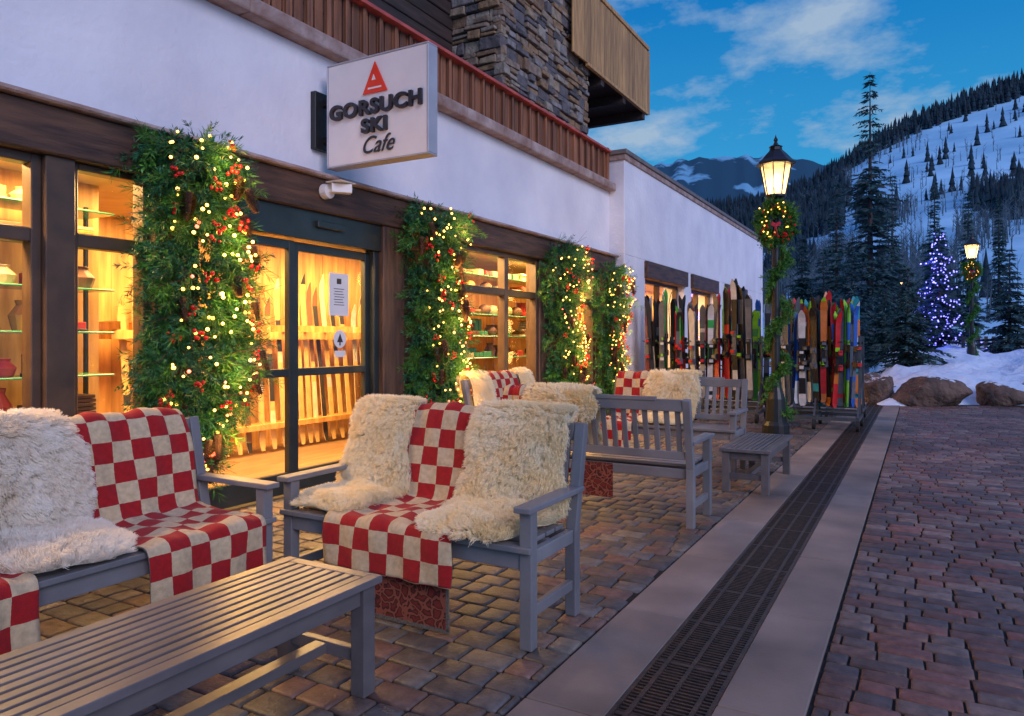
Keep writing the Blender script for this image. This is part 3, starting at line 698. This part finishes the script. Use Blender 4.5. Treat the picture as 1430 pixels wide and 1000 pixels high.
def bench(x,y,rz,L=1.5):
    e=empty('garden_bench',(x,y,0),rz); s=MB(); w=.06
    for xx in (0,L-w):
        s.box(xx,xx+w,0,w,0,.60)
        s.box(xx+.002,xx+w-.002,.46,.52,0,.42)
        s.beam((xx+w/2,.49,.41),(xx+w/2,.60,.93),w-.004,.05,0,(0,1,0))
        s.box(xx-.012,xx+w+.012,-.035,.545,.601,.628)
        s.box(xx+.012,xx+w-.012,w,.46,.36,.425); s.box(xx+.014,xx+w-.014,w,.46,.13,.18)
    s.box(w,L-w,.008,.035,.345,.425); s.box(w,L-w,.47,.50,.35,.42); s.box(w,L-w,.27,.30,.36,.42)
    for k in range(5): s.box(w+.002,L-w-.002,-.02+k*.098,.063+k*.098,.428,.450)
    s.box(-.004,L+.004,-.024,-.001,.425,.452)
    def bk(z): return .49+(z-.41)*.2115
    s.beam((w,bk(.52),.52),(L-w,bk(.52),.52),.035,.06)
    s.beam((w,bk(.885),.885),(L-w,bk(.885),.885),.04,.085)
    s.beam((.25,bk(.925),.93),(L-.25,bk(.925),.93),.038,.03)
    n=17
    for k in range(n):
        xx=w+(L-2*w)*(k+.5)/n; s.beam((xx,bk(.54),.54),(xx,bk(.85),.85),.04,.016,0,(0,1,0))
    s.obj('frame',[M['paint']],e,bevel=.005,seg=2)
    return e
def table(x0,x1,y0,y1,h,name='coffee_table'):
    e=empty(name,(x0,y0,0)); s=MB(); wx=x1-x0; ly=y1-y0; w=.065
    n=8; g=.013; sw=(wx-.10)/n
    for k in range(n): s.box(.05+k*sw+g/2,.05+(k+1)*sw-g/2,.05,ly-.05,h-.026,h-.002)
    s.box(0,.05,0,ly,h-.028,h); s.box(wx-.05,wx,0,ly,h-.028,h); s.box(.0505,wx-.0505,0,.05,h-.028,h-.001); s.box(.0505,wx-.0505,ly-.05,ly,h-.028,h-.001)
    for xx in(.02,wx-.02-w):
        for yy in(.02,ly-.02-w): s.box(xx,xx+w,yy,yy+w,0,h-.0285)
        s.box(xx+.015,xx+w-.015,.02+w,ly-.02-w,h-.10,h-.029)
    for yy in(.035,ly-.035-.035): 
        s.box(.02+w,wx-.02-w,yy,yy+.035,h-.10,h-.0295); s.box(.02+w,wx-.02-w,yy,yy+.035,.12,.17)
    s.box(wx/2-.03,wx/2+.03,.07,ly-.07,.125,.165)
    s.obj('slatted_top_and_legs',[M['tpaint']],e,bevel=.003,seg=2)
table(-2.30,-1.80,.62,2.17,.446)
table(-1.56,-1.12,6.5,7.75,.39)
b1=bench(-2.96,2.75,0)
L_=prof.L
blanket(b1,.36,1.12,0.05,L_-.03,1)
fur(b1,.24,.50,.20,L_-.30,44000,1,plump=.85)
fur(b1,1.14,.62,.18,L_-.26,54000,2,plump=.9)
s=MB(); 
s.box(.60,1.08,-.040,-.034,.03,.30,0); s.box(.585,.60,-.041,-.033,.025,.30,1); s.box(1.08,1.095,-.041,-.033,.025,.30,1); s.box(.585,1.095,-.041,-.033,.012,.03,1)
s.obj('ornate_rug',[M['rug'],M['hem']],b1)
b2=bench(-2.87,1.08,math.radians(90),1.52)
blanket(b2,.80,1.42,0.05,L_,3)
blanket(b2,-.12,.37,0.05,L_,4)
fur(b2,.56,.58,.18,L_-.28,48000,3,M['furw'],length=.06,clump=.35,plump=.9)
s=MB(); s.box(-.05,.34,-.05,-.044,.03,.24,0); s.obj('ornate_rug',[M['rug']],b2)
b3=bench(-1.40,5.62,math.pi,1.5)
fur(b3,.98,.60,.0,.80,16000,5,rad=.0019,plump=.8)
blanket(b3,1.22,1.46,0,L_,7)
s=MB(); s.box(.62,.9,.50,.505,.16,.42,0); s.obj('ornate_rug',[M['rug']],b3)
b4=bench(-3.10,7.35,0)
fur(b4,.70,.62,.02,L_-.3,14000,6,rad=.002)
blanket(b4,.03,.42,0,L_,8)
b5=bench(-3.6,6.35,math.radians(90),1.5)
fur(b5,.28,.42,.02,L_-.2,10000,7,rad=.002,plump=.7); fur(b5,1.3,.36,.02,L_-.2,9000,8,rad=.002,plump=.7)
blanket(b5,.5,1.1,0,L_,9)

# ---------------------------------------------------------------- ski racks
def rack(name,x0,x1,y,z0=.30,Lr=(1.55,1.95),pal=range(10),step=(.10,.14),rows=1,yaw=.6,side=.35):
    e=empty(name,(x0,y,0)); s=MB(); L=x1-x0
    for yy in (-.24,.58): s.beam((0,yy,.17),(L,yy,.17),.05,.05)
    s.beam((0,.06,.26),(L,.06,.26),.03,.02); s.beam((0,.29,.26),(L,.29,.26),.03,.02)
    s.beam((0,.17,1.30),(L,.17,1.30),.04,.04); s.beam((0,.17,.85),(L,.17,.85),.02,.02)
    for xx in(0,L/2,L):
        s.beam((xx,.17,.16),(xx,.17,1.42),.04,.04); s.beam((xx,-.26,.17),(xx,.60,.17),.05,.05)
        for yy in(-.24,.58):
            s.cyl((xx-.022,yy,.081),(xx+.022,yy,.081),.08,.08,14,1); s.beam((xx,yy,.08),(xx,yy,.16),.02,.04)
            s.beam((xx,yy,.19),(xx,.17,.62),.025,.025)
    k=0
    while k*.12<L: s.beam((k*.12,.17,1.30),(k*.12,-.09,1.34),.012,.012); s.beam((k*.12,.17,1.30),(k*.12,.43,1.34),.012,.012); k+=1
    s.obj('rack_frame',[M['steel'],M['rubber']],e)
    for r in range(rows):
        s=MB(); xx=.04; Lb=(Lr[0]+Lr[1])/2
        while xx<L-.02:
            if random.random()<.35: Lb=R(*Lr)
            a=R(-yaw,yaw)+(random.choice([0,1.1,-1.1]) if random.random()<side else 0)
            if r: a+=math.pi
            nd=(math.sin(a),-math.cos(a),0); wd=(math.cos(a),math.sin(a),0)
            yb=(.03 if r==0 else .31)+R(-.06,.05)
            Lk=Lb+R(-.09,.09); pm_=random.sample(list(pal),3); w=R(.044,.060); z=z0+R(-.03,.05); lean=-.05+R(-.045,.045)
            base=(xx,yb,z); ax=ski(s,base,wd,nd,Lk,lean,pm_,w)
            binding(s,base,ax,wd,nd,Lk,random.choice([1,1,8,1]),random.choice([1,2,8,3,0]))
            b2_=(xx-nd[0]*.035+R(-.012,.012),yb-nd[1]*.035,z); n2_=tuple(-c for c in nd)
            ax=ski(s,b2_,wd,n2_,Lk+R(-.02,.02),-lean,pm_,w); binding(s,b2_,ax,wd,n2_,Lk,1,random.choice([1,2,8,3,0]))
            xx+=R(*step)
        s.obj('skis',SK,e)
rack('ski_rack',-4.28,-2.30,12.35,.34,(1.55,2.08),[0,1,1,1,3,5,8,9,2,3,8],(.11,.16),2,.5,.3)
rack('ski_rack',-2.0,-.80,12.0,.34,(1.42,1.82),[0,1,2,4,3,7,3,2,8,6,1],(.075,.115),2,.8)
rack('ski_rack',-3.9,-2.1,14.2,.34,(1.5,2.0),[0,1,1,4,5,8,9,2],(.12,.16))
rack('ski_rack',-1.9,-.85,13.5,.34,(1.5,1.8),[0,1,1,4,5,8,9,2],(.10,.15))

# ---------------------------------------------------------------- snow bank, boulders, fence
nx,ny=120,120; V=[];F=[]
for j in range(ny):
    for i in range(nx):
        u=i/(nx-1);v=(j/(ny-1))**1.6
        X=-.85+u*36-4*v; e0=16.75+.62*(X+.6)+.25*math.sin(X*2.3)*math.sin(X*.9+1)*(1-v); Y=e0+v*70
        dd=Y-e0; f=min(1,dd/1.2)
        edge=min(1,max(0,(X+.85+4*v)/.5)) if v<1 else 1
        lump=.16*math.sin(X*1.7+Y)*math.sin(Y*1.1-X)+.10*math.sin(X*4.1+1)*math.sin(Y*3.3)+.05*math.sin(X*7.7+Y*2)*math.sin(Y*6.1-X)
        h=-.05+edge*(.38*math.sin(f*math.pi/2)+min(.42,dd*.035)+dd*.012+f*lump)
        V.append((X,Y,h))
for j in range(ny-1):
    for i in range(nx-1): F.append((j*nx+i,j*nx+i+1,(j+1)*nx+i+1,(j+1)*nx+i))
npmesh('snow_bank',V,F,[M['snow']],smooth=True)
def boulder(x,y,z,sx,sy,sz,seed):
    rs=np.random.RandomState(seed); import bmesh
    bm=bmesh.new(); bmesh.ops.create_icosphere(bm,subdivisions=4,radius=1)
    ds=unit(rs.normal(size=(18,3))); of=rs.uniform(.58,.92,18)
    for v in bm.verts:
        p=np.array(v.co); 
        for d_,o_ in zip(ds,of):
            q=p@d_
            if q>o_: p=p-d_*(q-o_)*.92
        p=p*(1+.03*math.sin(p[0]*7+seed)*math.sin(p[2]*9)+.02*math.sin(p[1]*21)*math.sin(p[0]*17+p[2]*13)); v.co=p*np.array([sx,sy,sz])
    me=bpy.data.meshes.new('boulder'); bm.to_mesh(me); bm.free(); me.materials.append(M['boulder'])
    o=bpy.data.objects.new('boulder',me); o.location=(x,y,z); o.rotation_euler=(0,0,math.radians(30)); COL.objects.link(o)
def at(px,d): return W(d,(px-715)/1007)
for k,(px,d,sx,sz) in enumerate(((1300,15.0,.84,.40),(1397,15.1,.72,.34),(1228,15.6,.4,.45),(1222,16.4,.5,.42),(1372,17.8,.4,.36),(1455,16,.5,.34),(1250,16.6,.4,.22),(1338,18.5,.4,.32))):
    x,y=at(px,d); boulder(x,y,sz*.5,sx,sx*.7,sz,k+3)
s=MB(); p0=at(1345,29);p1=at(1480,30)
for k in range(14):
    f=k/13; x=p0[0]+(p1[0]-p0[0])*f; y=p0[1]+(p1[1]-p0[1])*f; s.box(x-.06,x+.06,y-.06,y+.06,.5,1.5)
for z in(1.0,1.35): s.beam((p0[0],p0[1],z),(p1[0],p1[1],z),.06,.10)
s.obj('rail_fence',[M['fence']])

# ---------------------------------------------------------------- spruces
def spruce(x,y,z,h,r,seed,name='spruce_tree',dens=1.,lights=False,sparse=0,tw=.16):
    e=empty(name,(x,y,z)); rs=np.random.RandomState(seed); s=MB(); s.cyl((0,0,-.3),(0,0,h*.98),h*.012+.05,.01,8,0); 
    nlev=int(h*3.2*dens)+14; C=[];Dr=[];Sz=[]
    for k in range(nlev):
        f=(k+rs.uniform(0,1))/nlev; zz=h*(.05+.93*f); rl=r*(1-f)**.85*(1+.25*math.sin(f*23+seed))+.06
        nb=6 if f>.8 else 8
        for q in range(nb):
            if rs.rand()<sparse: continue
            a=rs.uniform(0,6.283); L=rl*rs.uniform(.55,1.15); dp=rs.uniform(.05,.35)*L
            d=np.array([math.cos(a),math.sin(a),0]); up=.15*L
            n=max(3,int(L/(tw*.55)))
            for i in range(n):
                t=(i+.6)/n; c=np.array([0,0,zz])+d*L*t+np.array([0,0,up*t-(dp+up)*t*t])
                for sd in(-1,1):
                    dd=d*.6+np.array([-d[1],d[0],0])*sd*rs.uniform(.4,1)+np.array([0,0,rs.uniform(-.7,.05)])
                    C.append(c);Dr.append(dd);Sz.append(tw*rs.uniform(.7,1.3)*(1.15-.5*t)*(1.2 if f<.6 else .85))
            if L>.5: s.cyl((0,0,zz),tuple(np.array([0,0,zz])+d*L*.8+np.array([0,0,up*.8-(dp+up)*.64])),.02,.008,3,0,False)
    C=np.array(C);Dr=unit(np.array(Dr));Sz=np.array(Sz)[:,None]; n=len(C)
    sd=unit(np.cross(Dr,rs.normal(size=(n,3))))
    V=np.stack([C,C+Dr*Sz*.5+sd*Sz*.24,C+Dr*Sz*1.6,C+Dr*Sz*.5-sd*Sz*.24],1).reshape(-1,3)
    npmesh('foliage',V,np.arange(n*4).reshape(-1,4),[M['spruce']],parent=e); s.obj('trunk_and_limbs',[M['bark']],e)
    if lights:
        s=MB()
        for k in rs.choice(n,min(n,360),replace=False): s.ball(C[k]+Dr[k]*Sz[k]*1.4,.032,0,5,4)
        s.obj('string_lights',[M['bulbb']],e)
        for k in range(4): point('string_light_glow',(-.9*r*(1-k/5),-.9*r*(1-k/5),h*(.15+.2*k)),60,(.12,.10,1),.2,e)
def sp(px,ytop,ybase,d,r,seed,**k):
    x,y=at(px,d); zt=H+(475-ytop)*d/1007; zb=H+(475-ybase)*d/1007; spruce(x,y,zb,zt-zb,r,seed,**k)
sp(1215,92,505,42,2.5,1,sparse=.40,tw=.26,dens=.9)
sp(1246,240,500,48,1.6,11,sparse=.35,tw=.22,dens=.8)
sp(1168,250,500,40,1.6,2,sparse=.3,tw=.22,dens=.9)
sp(1268,372,528,21,1.05,3,dens=2.0,tw=.13)
sp(1312,312,505,30,1.45,4,lights=True,dens=1.3,tw=.15)
sp(1410,345,500,27,1.15,5,dens=1.7,tw=.14,sparse=.2)
sp(1352,262,470,60,1.3,6,tw=.25,sparse=.3)
sp(1305,250,470,62,1.6,7,tw=.25,sparse=.2)
sp(1120,330,480,45,1.4,8,tw=.22)
sp(1190,330,500,36,1.5,9,tw=.2)
sp(1150,350,490,38,1.3,10,tw=.2)
sp(1395,270,440,90,1.5,12,tw=.3,sparse=.3)
sp(1235,400,515,26,.9,13,dens=1.7,tw=.14)

# ---------------------------------------------------------------- mountains
rxp=[700,900,1000,1080,1150,1230,1290,1350,1430,1600,1900]
ryp=[320,300,296,285,250,196,166,142,116,60,30]
def Zt(t,d):
    px=715+1007*t; E=(475-np.interp(px,rxp,ryp))/1007
    q=(d-60)/540.; q=max(0,q)
    s_=q**.75 if q<1 else 1
    w=math.sin(t*19+d*.011)*.5+math.sin(t*41-d*.02+1)*.3
    z=1.2+d*E*s_*(1+.06*w*(1-min(1,q))*min(1,q*5))
    if q>1: z-= (d-600)*.25
    return z
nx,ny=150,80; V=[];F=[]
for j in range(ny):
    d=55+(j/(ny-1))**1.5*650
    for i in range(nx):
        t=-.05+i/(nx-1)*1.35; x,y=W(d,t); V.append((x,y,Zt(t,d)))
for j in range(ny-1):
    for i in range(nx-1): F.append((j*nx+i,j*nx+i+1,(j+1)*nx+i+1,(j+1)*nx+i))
msnow=mat('mountain_snow_shade_blue',(.46,.78,.95),(.20,.46,.64),scale=.02,bump=.3,bscale=.2,rough=.9,bdist=1)  # blue dusk light on the shaded slope painted into white snow
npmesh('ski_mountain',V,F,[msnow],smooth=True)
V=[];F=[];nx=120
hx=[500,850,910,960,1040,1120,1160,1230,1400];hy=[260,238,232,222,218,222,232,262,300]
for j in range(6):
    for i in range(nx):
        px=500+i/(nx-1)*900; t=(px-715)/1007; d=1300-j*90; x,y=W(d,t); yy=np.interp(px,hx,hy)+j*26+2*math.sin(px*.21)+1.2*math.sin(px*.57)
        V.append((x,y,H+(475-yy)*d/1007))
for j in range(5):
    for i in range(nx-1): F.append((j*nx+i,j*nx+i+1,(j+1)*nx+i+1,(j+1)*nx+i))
m,nt,b,out=newmat('far_forest_hazed'); N=nt.nodes.new;L=nt.links.new
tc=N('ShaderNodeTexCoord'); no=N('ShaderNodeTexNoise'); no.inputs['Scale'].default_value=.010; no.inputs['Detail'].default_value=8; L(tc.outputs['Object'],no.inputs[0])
rp=N('ShaderNodeValToRGB'); rp.color_ramp.elements[0].position=.57; rp.color_ramp.elements[1].position=.61; rp.color_ramp.elements[0].color=(.010,.065,.11,1); rp.color_ramp.elements[1].color=(.16,.40,.56,1)  # distance haze painted into the bluish forest colour
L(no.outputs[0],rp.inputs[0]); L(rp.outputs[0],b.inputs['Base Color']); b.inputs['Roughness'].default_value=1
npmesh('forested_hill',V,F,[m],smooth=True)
rs=np.random.RandomState(21)
V=[];F=[]
def conifer(x,y,z,h,r):
    for tier in range(3):
        zb=z+h*(.08+.27*tier); zt=z+h*(.55+.225*tier); rr=r*(1-.27*tier); a0=rs.uniform(0,6)
        b_=len(V); V.append((x,y,zt))
        for k in range(5): a=a0+k*1.2566; q=rs.uniform(.7,1.2); V.append((x+rr*q*math.cos(a),y+rr*q*math.sin(a),zb-rs.uniform(0,.08)*h))
        for k in range(5): F.append((b_,b_+1+k,b_+1+(k+1)%5))
def nz(a,b_): return math.sin(a*13.1+b_*7.3)+math.sin(a*29.7-b_*11.9+2)+.7*math.sin(a*53+b_*23+1)
cnt=0;tries=0
while cnt<4600 and tries<56000:
    tries+=1; t=rs.uniform(.1,1.0); q=rs.uniform(0,1.0)**.7; d=70+q*535; px=715+1007*t
    dens=0
    if q>.92: dens=1
    if px<1180 and q>.55: dens=max(dens,.45)
    if nz(t,q*1.6)>1.15: dens=max(dens,.65)
    if .52<q<.90 and px>1190 and nz(t,q)<1.5: dens=0.02
    if px>1340 and q<.35: dens*=.15
    if rs.rand()>dens: continue
    x,y=W(d,t); h=rs.uniform(7,15)*(.7 if d<200 else 1); conifer(x,y,Zt(t,d)-.5,h,h*.17); cnt+=1
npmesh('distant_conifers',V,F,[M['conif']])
n=8000; V=[];F=[];c=0;tries=0
while c<n and tries<85000:
    tries+=1; t=rs.uniform(.1,1.0); q=rs.uniform(.0,.92); d=75+q*520; px=715+1007*t
    dens=.7 if nz(t*.8+3,q*1.3)>-.3 else .04
    if .52<q<.90 and px>1190: dens*=.05
    if px>1340 and q<.22: dens*=.1
    if rs.rand()>dens: continue
    x,y=W(d,t); z=Zt(t,d)-.3; h=rs.uniform(6,11)*(.75 if d<200 else 1); r=.10+d*.00042; b_=len(V); a=rs.uniform(0,3.14)
    for k in range(3): V.append((x+r*math.cos(a+k*2.094),y+r*math.sin(a+k*2.094),z))
    V.append((x+rs.uniform(-.5,.5),y,z+h)); F+=[(b_,b_+1,b_+3),(b_+1,b_+2,b_+3),(b_+2,b_,b_+3)]
    for k in range(4):
        zz=z+h*rs.uniform(.35,.85); a=rs.uniform(0,6.28); l=h*rs.uniform(.12,.2); b_=len(V)
        V+=[(x,y,zz),(x,y,zz+r*1.6),(x+l*math.cos(a),y+l*math.sin(a),zz+l*1.3)]; F.append((b_,b_+1,b_+2))
    c+=1
npmesh('distant_aspens',V,F,[M['aspen']])

# ---------------------------------------------------------------- sky / light
w=bpy.data.worlds.new('World'); scene.world=w; w.use_nodes=True; nt=w.node_tree; nt.nodes.clear(); N=nt.nodes.new; L=nt.links.new
out=N('ShaderNodeOutputWorld'); bg=N('ShaderNodeBackground'); L(bg.outputs[0],out.inputs[0])
tc=N('ShaderNodeTexCoord'); sep=N('ShaderNodeSeparateXYZ'); L(tc.outputs['Generated'],sep.inputs[0])
gr=N('ShaderNodeValToRGB'); e=gr.color_ramp; e.elements[0].position=0; e.elements[0].color=(.13,.50,.80,1); e.elements[1].position=1; e.elements[1].color=(.13,.16,.68,1)
k=e.elements.new(.20); k.color=(.040,.40,.80,1); k=e.elements.new(.42); k.color=(.002,.22,.64,1)
L(sep.outputs[2],gr.inputs[0])
sky=N('ShaderNodeTexSky'); sky.sky_type='NISHITA'; sky.sun_disc=False; sky.sun_elevation=math.radians(3); sky.sun_rotation=math.radians(115)
sv=N('ShaderNodeVectorMath'); sv.operation='SCALE'; sv.inputs['Scale'].default_value=.008; L(sky.outputs[0],sv.inputs[0])
zc=N('ShaderNodeMath'); zc.operation='MAXIMUM'; zc.inputs[1].default_value=.0; L(sep.outputs[2],zc.inputs[0])
za=N('ShaderNodeMath'); za.operation='ADD'; za.inputs[1].default_value=.22; L(zc.outputs[0],za.inputs[0])
dx=N('ShaderNodeMath'); dx.operation='DIVIDE'; L(sep.outputs[0],dx.inputs[0]); L(za.outputs[0],dx.inputs[1])
dy=N('ShaderNodeMath'); dy.operation='DIVIDE'; L(sep.outputs[1],dy.inputs[0]); L(za.outputs[0],dy.inputs[1])
cb=N('ShaderNodeCombineXYZ'); L(dx.outputs[0],cb.inputs[0]); L(dy.outputs[0],cb.inputs[1]); cb.inputs[2].default_value=5.1
no=N('ShaderNodeTexNoise'); no.inputs['Scale'].default_value=3.2; no.inputs['Detail'].default_value=10; no.inputs['Roughness'].default_value=.58; L(cb.outputs[0],no.inputs[0])
cr=N('ShaderNodeValToRGB'); cr.color_ramp.elements[0].position=.485; cr.color_ramp.elements[1].position=.66; cr.color_ramp.elements[1].color=(.9,.9,.9,1); L(no.outputs[0],cr.inputs[0])
mx=N('ShaderNodeMix'); mx.data_type='RGBA'; L(cr.outputs[0],mx.inputs[0]); L(gr.outputs[0],mx.inputs[6]); mx.inputs[7].default_value=(.46,.60,.78,1)
ad=N('ShaderNodeVectorMath'); ad.operation='ADD'; L(mx.outputs[2],ad.inputs[0]); L(sv.outputs[0],ad.inputs[1])
L(ad.outputs[0],bg.inputs[0]); bg.inputs[1].default_value=.82
sl=bpy.data.lights.new('dusk_sun','SUN'); sl.energy=1.6; sl.angle=math.radians(30); sl.color=(.86,.77,1)
so=bpy.data.objects.new('dusk_sun',sl); COL.objects.link(so)
so.rotation_euler=Vector((-.74,.42,-.44)).to_track_quat('-Z','Y').to_euler()
